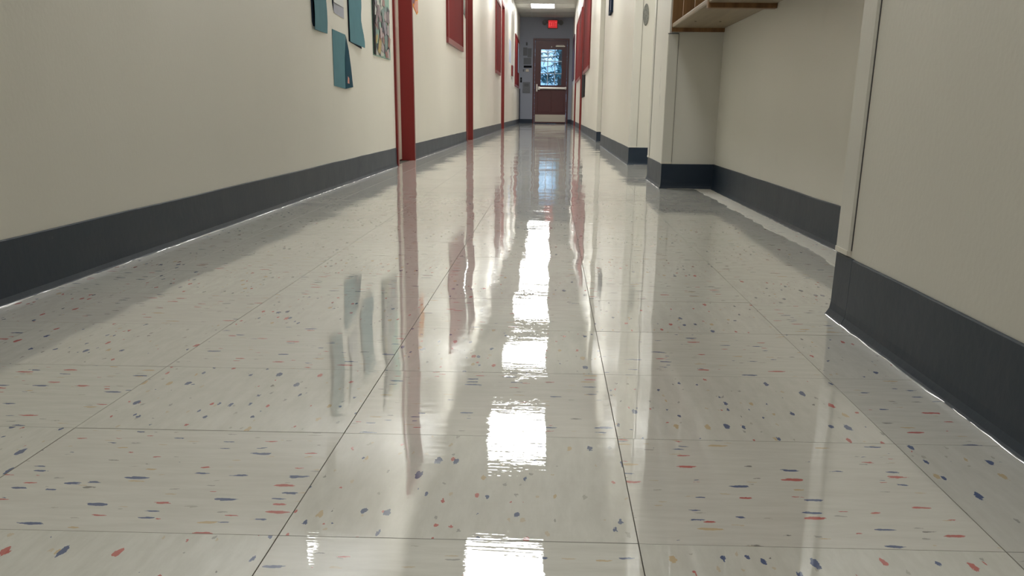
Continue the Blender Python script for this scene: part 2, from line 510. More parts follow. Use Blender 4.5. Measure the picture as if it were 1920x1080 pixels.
for k in range(k0, k1):
    ya, yb = TY0 + k * TA, TY0 + (k + 1) * TA
    yb = min(yb, YE - 0.001); ya = max(ya, YB)
    for i in range(len(cols) - 1):
        xa, xb = cols[i], cols[i + 1]
        if not in_view_cell(xa, xb, ya, yb): continue
        w_, d_, cx_, cy_ = xb - xa, yb - ya, (xa + xb) / 2, (ya + yb) / 2
        if k >= 0 and count < 296 and not (k == 0 and i < 2):
            key = (i, round(d_, 3))
            if key not in tc:
                b2 = bmesh.new(); tile_bm(b2, w_, d_)
                o = obj('floor_tile', b2, [M['tile'], M['edge']], fl); tc[key] = o.data
            else:
                o = bpy.data.objects.new('floor_tile', tc[key]); C.objects.link(o); o.parent = fl
            o.location = (cx_, cy_, random.uniform(-0.00010, 0.00010))
            o.rotation_euler = (random.uniform(-1, 1) * 0.0006, random.uniform(-1, 1) * 0.0006, 0)
            count += 1
        else:
            tile_bm(far, w_, d_, cx_, cy_, random.uniform(-0.0001, 0.0001))
o = obj('floor_tile', far, [M['tile'], M['edge']], fl); o['kind'] = 'stuff'
o['label'] = 'farther speckled floor tiles towards the end door'

# ---- cove baseboards
BH = 0.111
PROF = [(0.0, 0.0002), (0.0105, 0.0002), (0.0085, 0.003), (0.0045, 0.012), (0.0032, 0.024), (0.0032, BH - 0.002), (0.002, BH), (0.0, BH)]
def cove(path, mat, name, parent=None, dz=0.0, wob=0.0009, endcap=True, step=0.25):
    """path: list of (x,y) wall corner points; room lies to the LEFT of the walking direction"""
    pts = []
    for (p, q) in zip(path[:-1], path[1:]):
        n = max(1, int(math.dist(p, q) / step))
        for i in range(n):
            pts.append(((p[0] + (q[0] - p[0]) * i / n, p[1] + (q[1] - p[1]) * i / n), i == 0))
    pts.append((path[-1], True))
    bm = bmesh.new(); rings = []
    N = len(pts)
    for i, ((x, y), corner) in enumerate(pts):
        def dirn(a, b):
            d = Vector((b[0] - a[0], b[1] - a[1])); return d.normalized()
        d0 = dirn(pts[i - 1][0], pts[i][0]) if i > 0 else dirn(pts[0][0], pts[1][0])
        d1 = dirn(pts[i][0], pts[i + 1][0]) if i < N - 1 else d0
        n0, n1 = Vector((-d0.y, d0.x)), Vector((-d1.y, d1.x))
        mv = (n0 + n1); mv = mv / max(0.3, mv.dot(n0)) if mv.length > 0.1 else n0
        jz = random.uniform(-wob, wob); jn = random.uniform(0, wob * 0.7)
        rings.append([bm.verts.new((x + mv.x * (n + (jn if 0 < k < 5 else 0)), y + mv.y * (n + (jn if 0 < k < 5 else 0)), z + dz + (jz if k >= 5 else 0))) for k, (n, z) in enumerate(PROF)])
    for a, b in zip(rings[:-1], rings[1:]):
        for k in range(len(PROF) - 1):
            bm.faces.new((a[k], a[k + 1], b[k + 1], b[k]))
    bm.faces.new(rings[0]); bm.faces.new(rings[-1])
    return obj(name, bm, mat, parent)
def bead(path, parent):
    """thin ridge of floor wax dried along the toe of the base"""
    pts = []
    for (p, q) in zip(path[:-1], path[1:]):
        n = max(1, int(math.dist(p, q) / 0.035)); n = min(n, 260)
        for i in range(n):
            pts.append(((p[0] + (q[0] - p[0]) * i / n, p[1] + (q[1] - p[1]) * i / n), Vector((q[0] - p[0], q[1] - p[1])).normalized()))
    pts.append((path[-1], pts[-1][1]))
    bm = bmesh.new(); rings = []
    for (x, y), d in pts:
        nx, ny = -d.y, d.x
        o_ = 0.0095 + random.uniform(-0.0008, 0.0014); wd = random.uniform(0.0012, 0.0036); hh = random.uniform(0.0005, 0.0018)
        rings.append([bm.verts.new((x + nx * t_, y + ny * t_, z_)) for t_, z_ in ((o_ - 0.001, 0.0), (o_ + wd * 0.3, hh), (o_ + wd * 0.7, hh * 0.8), (o_ + wd, 0.0))])
    for a, b in zip(rings[:-1], rings[1:]):
        for k in range(3):
            bm.faces.new((a[k], a[k + 1], b[k + 1], b[k]))
    return obj('wax_bead', bm, M['bead'], parent, smooth=True)

CF = 0.05                                  # door casing face width
# left wall: walking towards -y keeps the room on the left... (room is +x), so go from far to near
prev = YB
segs = []
for a, b in LDOORS:
    segs.append((prev, a - CF)); prev = b + CF
segs.append((prev, YE))
side_labels = ['dark blue-grey rubber baseboard along the near left wall', 'grey baseboard on the left wall between first and second red doors',
               'grey baseboard on the left wall between second and third red doors', 'dark baseboard at the far end of the left wall']
for (a, b), lab in zip(segs, side_labels):
    pth = [(XL(b), b), (XL(a), a)]
    # room is on +x side: direction -y has left-hand normal (+x)
    o = cove(pth, M['base'], 'baseboard_left')
    tag(o, lab, 'baseboard', kind='structure')
    bead(pth, o)
# right side: walking +y, room on the left (-x)
def right_base(path, lab, name='baseboard_right'):
    o = cove(path, M['base'], name); tag(o, lab, 'baseboard', kind='structure'); bead(path, o); return o
o = right_base([(XP, YB), (XP, 1.828)], 'dark slate rubber baseboard on the nearest right wall')
c = cove([(XP, 1.8295), (XP, 1.93), (XREC, 1.93)], M['base'], 'corner_piece', o, wob=0.0004)
bead([(XP, 1.8295), (XP, 1.93)], o)
right_base([(XREC, 1.94), (XREC, 5.25), (XPI, 5.25), (XPI, 6.01), (XREC, 6.01)], 'dark baseboard of the cubby recess and around the pillar', 'baseboard_recess')
right_base([(XREC, 6.03), (XREC, 7.60), (X3, 7.60), (X3, 11.99), (XREC, 11.99)], 'dark baseboard of the first alcove and the wall after it')
right_base([(XREC, 12.01), (XREC, 13.35), (XR, 13.35), (XR, RDOORS[0][0] - CF)], 'dark baseboard from the far alcove up to the first right red door')
right_base([(XR, RDOORS[0][1] + CF), (XR, RDOORS[1][0] - CF)], 'dark baseboard between the two red doors on the right')
right_base([(XR, RDOORS[1][1] + CF), (XR, YE), (DX1, YE)], 'dark baseboard in the far right corner beside the exit door')
o = cove([(DX0, YE), (XL(YE), YE)], M['base'], 'baseboard_end'); tag(o, 'dark baseboard left of the red exit door', 'baseboard', kind='structure')

# ================================================================== CORNER GUARDS
def guard(x, y, fy, fx, face, z1, lab, fl_a=0.08, fl_b=0.05, z0=0.114, topcap=None):
    """L guard on the outside corner (x, y). face=+1: corner's other face looks to +y, -1: to -y"""
    g = empty('corner_guard', (x, y, z0))
    t_ = 0.0055
    # room-facing flange (-x side) runs from the corner back along the wall, other flange along +x
    s = -face
    def P(px, py): return (px - x, py - y)
    def flange(mat, name, t, la, lb, za, zb, rnd=0.0):
        a = P(x - t, y - s * t); b_ = P(x - t, y + s * la); c_ = P(x, y + s * la); d = P(x, y); e = P(x + lb, y); f = P(x + lb, y - s * t)
        pts = [(a[0] + t * 0.8, a[1]), (a[0] + t * 0.25, a[1] + s * t * 0.25), (a[0], a[1] + s * t * 0.8),
               (b_[0], b_[1] - s * 0.004), (b_[0] + t * 0.6, b_[1]), c_, d, e, (f[0], f[1] + s * t * 0.4), (f[0] - 0.004, f[1])]
        bm = bmesh.new()
        lo = [bm.verts.new((p[0], p[1], za - z0)) for p in pts]
        hi = [bm.verts.new((p[0], p[1], zb - z0)) for p in pts]
        bm.faces.new(lo[::-1]); bm.faces.new(hi)
        for i in range(len(pts)):
            j = (i + 1) % len(pts); bm.faces.new((lo[i], lo[j], hi[j], hi[i]))
        return obj(name, bm, mat, g)
    flange(M['guard'], 'cover', t_, fl_a, fl_b, z0 + 0.008, z1)
    flange(M['gap_shade'], 'gap_shade', 0.0016, fl_a + 0.0025, fl_b + 0.0015, z0 + 0.008, z1)  # thin dark layer showing past the cover as its shade line
    flange(M['cap'], 'end_cap', t_ + 0.0016, fl_a + 0.001, fl_b + 0.001, z0, z0 + 0.008)
    if topcap:
        flange(M['greycap'], 'top_cap', t_ + 0.0008, 0.012, fl_b, z1, z1 + 0.004)
    tag(g, lab, 'corner guard', 'vinyl corner guards on the right-hand corners')
    return g
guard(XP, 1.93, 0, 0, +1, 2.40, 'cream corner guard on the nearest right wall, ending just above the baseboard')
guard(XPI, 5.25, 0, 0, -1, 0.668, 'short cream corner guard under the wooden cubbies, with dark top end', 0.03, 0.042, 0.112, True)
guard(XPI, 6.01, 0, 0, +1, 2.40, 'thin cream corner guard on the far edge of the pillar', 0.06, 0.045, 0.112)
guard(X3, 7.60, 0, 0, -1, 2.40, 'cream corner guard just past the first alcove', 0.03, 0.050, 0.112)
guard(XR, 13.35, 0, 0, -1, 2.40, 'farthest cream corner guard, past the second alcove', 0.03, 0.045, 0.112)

# ================================================================== HALL DOORS
def hall_door(n, w, a, b, lab, hinge_far=True):
    d = empty('door_%d' % n, w((a + b) / 2, 0, 0))
    base = Vector(d.location)
    def put(name, bm, mat):
        bmesh.ops.translate(bm, verts=bm.verts, vec=-base)
        return obj(name, bm, mat, d)
    th = 0.014
    bm = bmesh.new()
    wbox(bm, w, a - CF, a, 0, th, 0, ZD + CF); bevel(bm, 0.001, 1); put('casing', bm, M['red'])
    bm = bmesh.new()
    wbox(bm, w, b, b + CF * 0.8, 0, th, 0, ZD + CF); bevel(bm, 0.001, 1); put('casing', bm, M['red'])
    bm = bmesh.new()
    wbox(bm, w, a, b, 0, th, ZD, ZD + CF); bevel(bm, 0.003, 1); put('head_casing', bm, M['red'])
    D = 0.078
    put('jamb', wb(w, a, a + 0.006, -D - 0.05, th - 0.001, 0.0, ZD - 0.0), M['red'])
    put('jamb', wb(w, b - 0.006, b, -D - 0.05, th - 0.001, 0.0, ZD - 0.0), M['red'])
    put('head_jamb', wb(w, a + 0.006, b - 0.006, -D - 0.05, th - 0.001, ZD - 0.006, ZD), M['red'])
    lf = put('door_leaf', wb(w, a + 0.008, b - 0.008, -D - 0.045, -D, 0.008, ZD - 0.008, 0.002), M['leaf'])
    hs = a + 0.07 if hinge_far else b - 0.07
    bmh = bmesh.new(); wbox(bmh, w, hs - 0.02, hs + 0.02, -D, -D + 0.006, 0.98, 1.10); bevel(bmh, 0.002, 1)
    wbox(bmh, w, hs - 0.008, hs + 0.008, -D + 0.006, -D + 0.05, 1.02, 1.04)
    wbox(bmh, w, hs - 0.008, hs + 0.11, -D + 0.045, -D + 0.058, 1.02, 1.04)
    bmesh.ops.translate(bmh, verts=bmh.verts, vec=-base)
    obj('door_handle', bmh, M['steel'], lf)
    tag(d, lab, 'door', kind='structure')
hall_door(1, LW, *LDOORS[0], 'nearest doorway on the left with wide dark red frame')
hall_door(2, LW, *LDOORS[1], 'second red-framed doorway on the left, past the red board')
hall_door(3, LW, *LDOORS[2], 'third and farthest red-framed doorway on the left')
hall_door(4, RW, *RDOORS[0], 'nearer red-framed doorway on the far right wall')
hall_door(5, RW, *RDOORS[1], 'farthest red-framed doorway on the right wall')

# ================================================================== EXIT DOOR AT THE END
d = empty('door_6', (0, YE, 0))
def dp(name, x0, x1, y0, y1, z0, z1, mat, bv=0.0, parent=None):
    return obj(name, bx(x0, x1, y0, y1, z0, z1, bv, 1), mat, parent or d)
FW_ = 0.052
dp('frame_jamb', DX0, DX0 + FW_, -0.02, 0.12, 0, DZ, M['maroon'], 0.003)
dp('frame_jamb', DX1 - FW_, DX1, -0.02, 0.12, 0, DZ, M['maroon'], 0.003)
dp('frame_head', DX0 + FW_, DX1 - FW_, -0.02, 0.12, DZ - FW_, DZ, M['maroon'], 0.003)
lx0, lx1, lz0, lz1 = DX0 + FW_ + 0.004, DX1 - FW_ - 0.004, 0.012, DZ - FW_ - 0.004
gx0, gx1, gz0, gz1 = -0.333, 0.260, 0.985, 1.915
bm = bmesh.new()
box(bm, lx0, gx0, 0.0, 0.045, lz0, lz1); box(bm, gx1, lx1, 0.0, 0.045, lz0, lz1)
box(bm, gx0, gx1, 0.0, 0.045, lz0, gz0); box(bm, gx0, gx1, 0.0, 0.045, gz1, lz1)
leaf = obj('door_leaf', bm, M['maroon'], d)
for a, b in ((-0.40, -0.065), (-0.01, 0.325)):
    obj('raised_panel', bx(a, b, -0.006, 0.004, 0.30, 0.84, 0.006, 1), M['maroon'], leaf)
bm = bmesh.new()
box(bm, gx0 - 0.02, gx0 + 0.012, -0.008, 0.05, gz0 - 0.02, gz1 + 0.02); box(bm, gx1 - 0.012, gx1 + 0.02, -0.008, 0.05, gz0 - 0.02, gz1 + 0.02)
box(bm, gx0, gx1, -0.008, 0.05, gz0 - 0.02, gz0 + 0.012); box(bm, gx0, gx1, -0.008, 0.05, gz1 - 0.012, gz1 + 0.02)
obj('glazing_frame', bm, M['maroon'], leaf)
gwi, ghi = (gx1 - gx0) / 3, (gz1 - gz0) / 3
for i in range(3):
    for j in range(3):
        obj('window_pane', bx(gx0 + i * gwi + 0.008, gx0 + (i + 1) * gwi - 0.008, 0.02, 0.024, gz0 + j * ghi + 0.008, gz0 + (j + 1) * ghi - 0.008), M['glass'], leaf)
for i in (1, 2):
    obj('muntin', bx(gx0 + i * gwi - 0.011, gx0 + i * gwi + 0.011, 0.008, 0.036, gz0, gz1, 0.003, 1), M['muntin'], leaf)
    obj('muntin', bx(gx0, gx1, 0.008, 0.036, gz0 + i * ghi - 0.011, gz0 + i * ghi + 0.011, 0.003, 1), M['muntin'], leaf)
# panic bar
pb = obj('push_bar', bx(-0.35, 0.37, -0.075, -0.045, 0.895, 0.945, 0.008, 2), M['steel'], d)
obj('bar_mount', bx(-0.395, -0.335, -0.06, 0.0, 0.875, 0.965, 0.006, 1), M['steel'], pb)
obj('bar_mount', bx(0.345, 0.395, -0.06, 0.0, 0.885, 0.955, 0.006, 1), M['steel'], pb)
hp = obj('handle_plate', bx(-0.445, -0.405, -0.008, 0.0, 0.83, 1.02, 0.003, 1), M['steel'], d)
obj('lever', bx(-0.435, -0.415, -0.06, -0.008, 0.84, 0.99, 0.004, 1), M['steel'], hp)
obj('kick_plate', bx(-0.462, 0.38, -0.004, 0.0, 0.045, 0.235, 0.001, 1), M['kick'], d)
dc = obj('door_closer', bx(0.07, 0.33, -0.055, 0.0, 1.965, 2.0, 0.006, 1), M['kick'], d)
obj('closer_arm', bx(0.09, 0.30, -0.075, -0.055, 2.0, 2.012), M['kick'], dc)
obj('threshold', bx(DX0 + FW_, DX1 - FW_, -0.02, 0.12, 0.0, 0.010, 0.003, 1), M['black'], d)
obj('door_stop_pin', bx(-0.045, -0.03, -0.012, 0.0, 1.955, 1.985, 0.003, 1), M['steel'], d)
tag(d, 'dark red exit door with nine-pane window and steel push bar', 'door', kind='structure')

# exit sign with emergency lamp heads
s = empty('exit_sign', (0, YE, 2.53))
def sp(name, x0, x1, y0, y1, z0, z1, mat, bv=0.0, parent=None):
    return obj(name, bx(x0, x1, y0, y1, z0 - 2.53, z1 - 2.53, bv, 2), mat, parent or s)
body = sp('sign_housing', -0.155, 0.115, -0.05, 0.0, 2.425, 2.64, M['combo'], 0.006)
sp('sign_face', -0.140, 0.100, -0.054, -0.050, 2.438, 2.627, M['exit'], 0.0, body)
ltr = {'E': [(0, .2, 0, 1), (0, 1, 0, .18), (0, .85, .41, .59), (0, 1, .82, 1)],
       'I': [(.38, .62, 0, 1)], 'T': [(.38, .62, 0, 1), (0, 1, .82, 1)], 'X': []}
for i, ch in enumerate('EXIT'):
    bm = bmesh.new()
    lw, lh, lx, lz = 0.040, 0.105, -0.128 + i * 0.057, 2.48 - 2.53
    for a, b, c_, e in ltr[ch]:
        box(bm, lx + a * lw, lx + b * lw, -0.0565, -0.054, lz + c_ * lh, lz + e * lh)
    if ch == 'X':
        for sg in (1, -1):
            xa, xb = (lx, lx + lw * .78) if sg == 1 else (lx + lw * .78, lx)
            q = lw * .24
            hexa(bm, [(xa, -0.0565, lz), (xa + q, -0.0565, lz), (xa + q, -0.054, lz), (xa, -0.054, lz),
                      (xb, -0.0565, lz + lh), (xb + q, -0.0565, lz + lh), (xb + q, -0.054, lz + lh), (xb, -0.054, lz + lh)])
    obj('letter_%s' % ch.lower(), bm, M['exitl'], body)
for sg, x0 in ((-1, -0.155), (1, 0.115)):
    hd = obj('lamp_head', cyl((x0 + sg * 0.085, -0.10, 0.035), (x0 + sg * 0.085, -0.005, 0.035), 0.062, 20, 0.045), M['combo'], s)
    obj('lamp_lens', cyl((x0 + sg * 0.085, -0.106, 0.035), (x0 + sg * 0.085, -0.10, 0.035), 0.052, 20), M['greycap'], hd)
    sp('lamp_arm', min(x0, x0 + sg * 0.06), max(x0, x0 + sg * 0.06), -0.04, -0.01, 2.55, 2.58, M['combo'])
tag(s, 'red lit EXIT sign with two emergency lamp heads above the end door', 'exit sign')

# ================================================================== CEILING LIGHTS
ords = ['nearest', 'second', 'third', 'fourth', 'fifth', 'sixth']
LIGHT_LABELS = ['added ceiling light just behind the camera, out of the picture', 'added ceiling light over the wooden cubbies, out of the picture', 'ceiling light mirrored at the bottom edge of the glossy floor', 'ceiling light mirrored second from the bottom in the floor',
                'ceiling light mirrored third from the bottom in the floor', 'ceiling light mirrored fourth from the bottom in the floor',
                'ceiling light mirrored fifth from the bottom in the floor', 'ceiling light last but one before the end door',
                'bright rectangular ceiling light panel seen directly near the end door']
for L, lab in zip(LIGHTS, LIGHT_LABELS):
    t = empty('ceiling_light', (-0.27, L, H))
    bm = bmesh.new()
    for x0, x1, y0, y1 in ((-0.298, -0.278, -0.585, 0.585), (0.278, 0.298, -0.585, 0.585), (-0.278, 0.278, -0.585, -0.562), (-0.278, 0.278, 0.562, 0.585)):
        box(bm, x0, x1, y0, y1, -0.004, 0.03)
    obj('light_frame', bm, M['grid'], t)
    obj('diffuser', bx(-0.278, 0.278, -0.562, 0.562, -0.0025, 0.012), M['lamp_weak' if L < 4 else 'lamp'], t)
    obj('light_housing', bx(-0.29, 0.29, -0.58, 0.58, 0.03, 0.09, 0.004, 1), M['grid'], t)
    tag(t, lab, 'ceiling light', 'ceiling light panels along the hallway')

# ================================================================== RED BOARDS
def board(w, s0, s1, z0, z1, lab, face='redboard', frame='red', rail='rail', th=0.022, extra=None):
    b = empty('bulletin_board', w((s0 + s1) / 2, 0, z0))
    base = Vector(b.location)
    def put(name, bm, mat, par=None):
        bmesh.ops.translate(bm, verts=bm.verts, vec=-base)
        return obj(name, bm, M[mat], par or b)
    fwid = 0.045
    put('board_face', wb(w, s0 + fwid, s1 - fwid, 0.001, th * 0.55, z0 + fwid, z1 - fwid), face)
    put('bottom_rail', wb(w, s0, s1, 0.0005, th, z0, z0 + fwid, 0.002), rail)
    put('top_rail', wb(w, s0, s1, 0.0005, th, z1 - fwid, z1, 0.002), frame)
    put('side_rail', wb(w, s0, s0 + fwid, 0.0005, th, z0 + fwid, z1 - fwid, 0.002), frame)
    put('side_rail', wb(w, s1 - fwid, s1, 0.0005, th, z0 + fwid, z1 - fwid, 0.002), frame)
    if extra: extra(put, w)
    tag(b, lab, 'bulletin board')
    return b
board(LW, 10.40, 12.08, 0.905, 1.98, 'nearest large red bulletin board, left wall between first and second red doors')
board(LW, 18.80, 20.30, 0.91, 2.05, 'second red bulletin board on the left wall, before the third red door')
board(LW, 27.7, 30.4, 0.89, 2.06, 'farthest red bulletin board on the left wall next to the end wall')
board(RW, 16.7, 19.75, 0.92, 2.30, 'tallest red bulletin board, nearest one on the right wall')
board(RW, 21.75, 25.5, 0.915, 2.15, 'red bulletin board on the right wall between the two red doors')
board(RW, 28.2, 30.4, 1.07, 2.09, 'small dark plum board on the right wall nearest the end door', 'darkboard', 'darkboard', 'darkboard')

# black hanging unit beside right door
b = empty('wall_cabinet', RW(19.5, 0, 0.56)); bs = Vector(b.location)
bm = wb(RW, 18.75, 20.42, 0.0005, 0.012, 0.56, 0.90, 0.002); bmesh.ops.translate(bm, verts=bm.verts, vec=-bs); obj('cabinet_body', bm, M['black'], b)
bm = wb(RW, 19.82, 20.42, 0.0005, 0.014, 0.90, 1.335, 0.002); bmesh.ops.translate(bm, verts=bm.verts, vec=-bs); obj('tall_back', bm, M['black'], b)
tag(b, 'narrow black wall unit below and beyond the tallest red board', 'cabinet')

# dark framed picture on the middle right wall
W3 = Wall(lambda y: X3, -1)
b = empty('picture_frame', W3(10.6, 0, 1.16)); bs = Vector(b.location)
def pput(name, bm, mat, par=None):
    bmesh.ops.translate(bm, verts=bm.verts, vec=-bs); return obj(name, bm, M[mat], par or b)
for a_, b__, c_, e_ in ((10.45, 10.85, 1.17, 1.19), (10.45, 10.85, 1.40, 1.42), (10.45, 10.47, 1.19, 1.40), (10.83, 10.85, 1.19, 1.40)):
    pput('frame_side', wb(W3, a_, b__, 0.0005, 0.022, c_, e_, 0.002), 'navy')
pput('picture', wb(W3, 10.47, 10.83, 0.001, 0.008, 1.19, 1.40), 'lilac')
tag(b, 'small dark-framed picture high on the right wall between the alcoves', 'picture')

# oval plate on the alcove corner
bm = bmesh.new()
bmesh.ops.create_cone(bm, cap_ends=True, segments=28, radius1=1, radius2=0.9, depth=1,
                      matrix=Matrix.Translation((0.600, 7.5967, 0.929)) @ Matrix.Rotation(math.radians(90), 4, 'X') @ Matrix.Diagonal((0.0185, 0.066, 0.0055, 1)))
o = obj('oval_plate', bm, M['oval'])
tag(o, 'small oval mottled grey plate on the alcove side just left of the pillar', 'plate')

# ================================================================== PAPERS ON THE LEFT WALL
def sheet(name, pts, n0, mat, th=0.0012, par=None, base=None, w=LW):
    """polygonal sheet in wall coordinates, pts = (s, z[, lift])"""
    bm = bmesh.new()
    cv = base or Vector((0, 0, 0))
    fr = [bm.verts.new(Vector(w(p[0], n0 + th + (p[2] if len(p) > 2 else 0), p[1])) - cv) for p in pts]
    bk = [bm.verts.new(Vector(w(p[0], n0 + (p[2] if len(p) > 2 else 0), p[1])) - cv) for p in pts]
    bm.faces.new(fr); bm.faces.new(bk[::-1])
    for i in range(len(pts)):
        j = (i + 1) % len(pts); bm.faces.new((fr[i], bk[i], bk[j], fr[j]))
    bmesh.ops.triangulate(bm, faces=[f for f in bm.faces if len(f.verts) > 4])
    return obj(name, bm, M[mat], par)
def grid_sheet(s0, s1, z0, z1, n0, mat, name, par, base, fn, nx=8, nz=8, th=0.0012):
    """curled sheet: fn(u, v) -> (ds, dz, lift)"""
    bm = bmesh.new(); cv = base
    L = []
    for side in (th, 0):
        g = []
        for i in range(nx + 1):
            r_ = []
            for j in range(nz + 1):
                u, v = i / nx, j / nz
                ds, dz, lf = fn(u, v)
                r_.append(bm.verts.new(Vector(LW(s0 + (s1 - s0) * u + ds, n0 + side + lf, z0 + (z1 - z0) * v + dz)) - cv))
            g.append(r_)
        L.append(g)
    for g in L:
        for i in range(nx):
            for j in range(nz):
                bm.faces.new((g[i][j], g[i + 1][j], g[i + 1][j + 1], g[i][j + 1]))
    A, B = L
    for i in range(nx):
        bm.faces.new((A[i][0], A[i + 1][0], B[i + 1][0], B[i][0])); bm.faces.new((A[i][nz], A[i + 1][nz], B[i + 1][nz], B[i][nz]))
    for j in range(nz):
        bm.faces.new((A[0][j], A[0][j + 1], B[0][j + 1], B[0][j])); bm.faces.new((A[nx][j], A[nx][j + 1], B[nx][j + 1], B[nx][j]))
    return obj(name, bm, M[mat], par, smooth=False)

GP = 'student papers pinned to the left wall'
# A: teal card, curls off the wall on its near edge, dark backing
r = empty('teal_card', LW(4.83, 0, 0.64)); bs = Vector(r.location)
grid_sheet(4.69, 4.965, 0.640, 1.00, 0.004, 'teal', 'card_sheet', r, bs, lambda u, v: (0.006 * math.sin(v * 9), 0, 0.005 * (1 - u) ** 2 + 0.002 * math.sin(v * 7)))
sheet('backing_sheet', [(4.680, 0.665), (4.70, 0.652), (4.95, 0.655), (4.95, 0.98), (4.672, 0.99)], 0.0005, 'navy', 0.0035, r, bs)
tag(r, 'teal card with dark backing edge, leftmost of the papers on the left wall', 'paper', GP)
# B: white sheet with lilac strip
r = empty('white_sheet', LW(5.26, 0, 0.735)); bs = Vector(r.location)
sheet('paper_sheet', [(5.135, 0.780, 0.003), (5.385, 0.775), (5.385, 1.03), (5.15, 1.03)], 0.002, 'paper', 0.001, r, bs)
sheet('bottom_strip', [(5.150, 0.737), (5.390, 0.730), (5.385, 0.775), (5.145, 0.781)], 0.001, 'lilac', 0.001, r, bs)
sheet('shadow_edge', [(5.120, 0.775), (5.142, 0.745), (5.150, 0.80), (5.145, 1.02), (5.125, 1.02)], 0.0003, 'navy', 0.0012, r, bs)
tag(r, 'white sheet with a lilac strip at its foot, between two teal cards', 'paper', GP)
# C: teal card with wavy right edge
r = empty('teal_card', LW(5.67, 0, 0.63)); bs = Vector(r.location)
grid_sheet(5.50, 5.845, 0.640, 0.99, 0.004, 'teal', 'card_sheet', r, bs,
           lambda u, v: (-0.045 * u * math.sin(min(1, v * 1.0) * 3.6) + 0.02 * u * math.sin(v * 14), -0.012 * u * (1 - v), 0.002 + 0.012 * u * u * (1 - v)), 8, 12)
sheet('backing_sheet', [(5.495, 0.640), (5.845, 0.624), (5.82, 0.66), (5.49, 0.98)], 0.0005, 'navy', 0.002, r, bs)
tag(r, 'teal card with a wavy right edge, just left of the collage poster', 'paper', GP)
# D: lowest teal card, right half folded and dark
r = empty('teal_card', LW(5.3, 0, 0.435)); bs = Vector(r.location)
sheet('card_sheet', [(5.080, 0.434), (5.330, 0.426, 0.004), (5.345, 0.55, 0.004), (5.395, 0.662, 0.002), (5.090, 0.667)], 0.001, 'teal', 0.0012, r, bs)
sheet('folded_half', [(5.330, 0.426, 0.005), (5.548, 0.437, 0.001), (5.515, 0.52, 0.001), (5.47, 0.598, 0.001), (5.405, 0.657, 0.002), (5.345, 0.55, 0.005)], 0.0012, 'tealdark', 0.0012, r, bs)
sheet('red_spot', [(5.385, 0.452), (5.43, 0.450), (5.432, 0.474), (5.40, 0.482)], 0.0065, 'salmon', 0.0005, r, bs)
tag(r, 'lowest teal card, its right half folded over and darker', 'paper', GP)
# glossy laminated sheets higher up (seen mirrored in the floor)
for s0, s1, z0, z1, lab in ((4.50, 4.70, 1.06, 1.36, 'laminated white sheet above the leftmost teal card'),
                            (4.04, 4.30, 1.12, 1.46, 'laminated white sheet highest up at the near end of the wall')):
    o = sheet('laminated_sheet', [(s0, z0), (s1, z0), (s1, z1), (s0, z1)], 0.0005, 'lam', 0.0012)
    tag(o, lab, 'paper')

# collage poster
r = empty('collage_poster', LW(6.53, 0, 0.61)); bs = Vector(r.location)
p0, p1, q0, q1 = 6.225, 6.84, 0.612, 1.32
sheet('poster_backing', [(p0 - 0.01, q0), (p1, q0), (p1, q1), (p0 - 0.01, q1)], 0.0005, 'mint', 0.004, r, bs)
sheet('black_border', [(p0 - 0.012, q0 + 0.006), (p0 + 0.055, q0 + 0.004), (p0 + 0.045, q1), (p0 - 0.012, q1)], 0.0047, 'black', 0.003, r, bs)
pc = [(0.30, 0.25, 0.26), (0.17, 0.12, 0.14), (0.07, 0.07, 0.10), (0.45, 0.45, 0.42), (0.22, 0.10, 0.09), (0.13, 0.20, 0.19), (0.40, 0.30, 0.31), (0.02, 0.02, 0.04), (0.34, 0.26, 0.09), (0.22, 0.20, 0.24)]
for i, c_ in enumerate(pc):
    M['ph%d' % i] = simple('collage_print_%d' % i, c_, 0.5, var=0.25, scale=70)
rr = random.Random(5)
lay = 0
for row in range(20):
    z = q0 + 0.020 + row * 0.034 + rr.uniform(-0.008, 0.008)
    ncol = 5 if row < 8 else (4 if row < 12 else 3)
    for col in range(ncol):
        u = p0 + 0.055 + (p1 - p0 - 0.10) * (col + 0.5 + rr.uniform(-0.35, 0.35)) / (5 if row < 8 else 5.6)
        hw, hz = rr.uniform(0.022, 0.058), rr.uniform(0.012, 0.040)
        an = rr.uniform(-1.2, 1.2)
        pts = []
        for a_, b_ in ((-1, -1), (1, -1), (1, 1), (-1, 1)):
            a2, b2 = a_ * hw * rr.uniform(0.75, 1.1), b_ * hz * rr.uniform(0.75, 1.1)
            pts.append((min(p1 - 0.004, max(p0 + 0.02, u + a2 + b2 * an)), max(q0 + 0.004, min(q1 - 0.005, z + b2 - a2 * an * 0.25))))
        lay = (lay + 1) % 9
        sheet('collage_print', pts, 0.0048 + lay * 0.0006, 'ph%d' % rr.randrange(len(pc)), 0.0004, r, bs)
tag(r, 'tall mint poster with black border and a collage of cut prints beside the red doorway', 'poster')

# orange painting past the first door
r = empty('painting', LW(8.1, 0, 0.98)); bs = Vector(r.location)
sheet('orange_sheet', [(7.925, 1.07), (8.0, 1.00), (8.22, 0.965), (8.29, 0.985), (8.29, 1.36), (7.925, 1.36)], 0.0005, 'orange', 0.0012, r, bs)
sheet('plum_shape', [(7.94, 1.075), (8.0, 1.02), (8.06, 1.02), (8.13, 1.055), (8.06, 1.075), (8.02, 1.13), (7.94, 1.17)], 0.0019, 'purple', 0.0006, r, bs)
sheet('salmon_shape', [(8.05, 1.005), (8.20, 0.975), (8.28, 1.00), (8.27, 1.06), (8.14, 1.045)], 0.0019, 'salmon', 0.0006, r, bs)
tag(r, 'orange and plum children\'s painting pinned right after the nearest red doorway', 'painting')

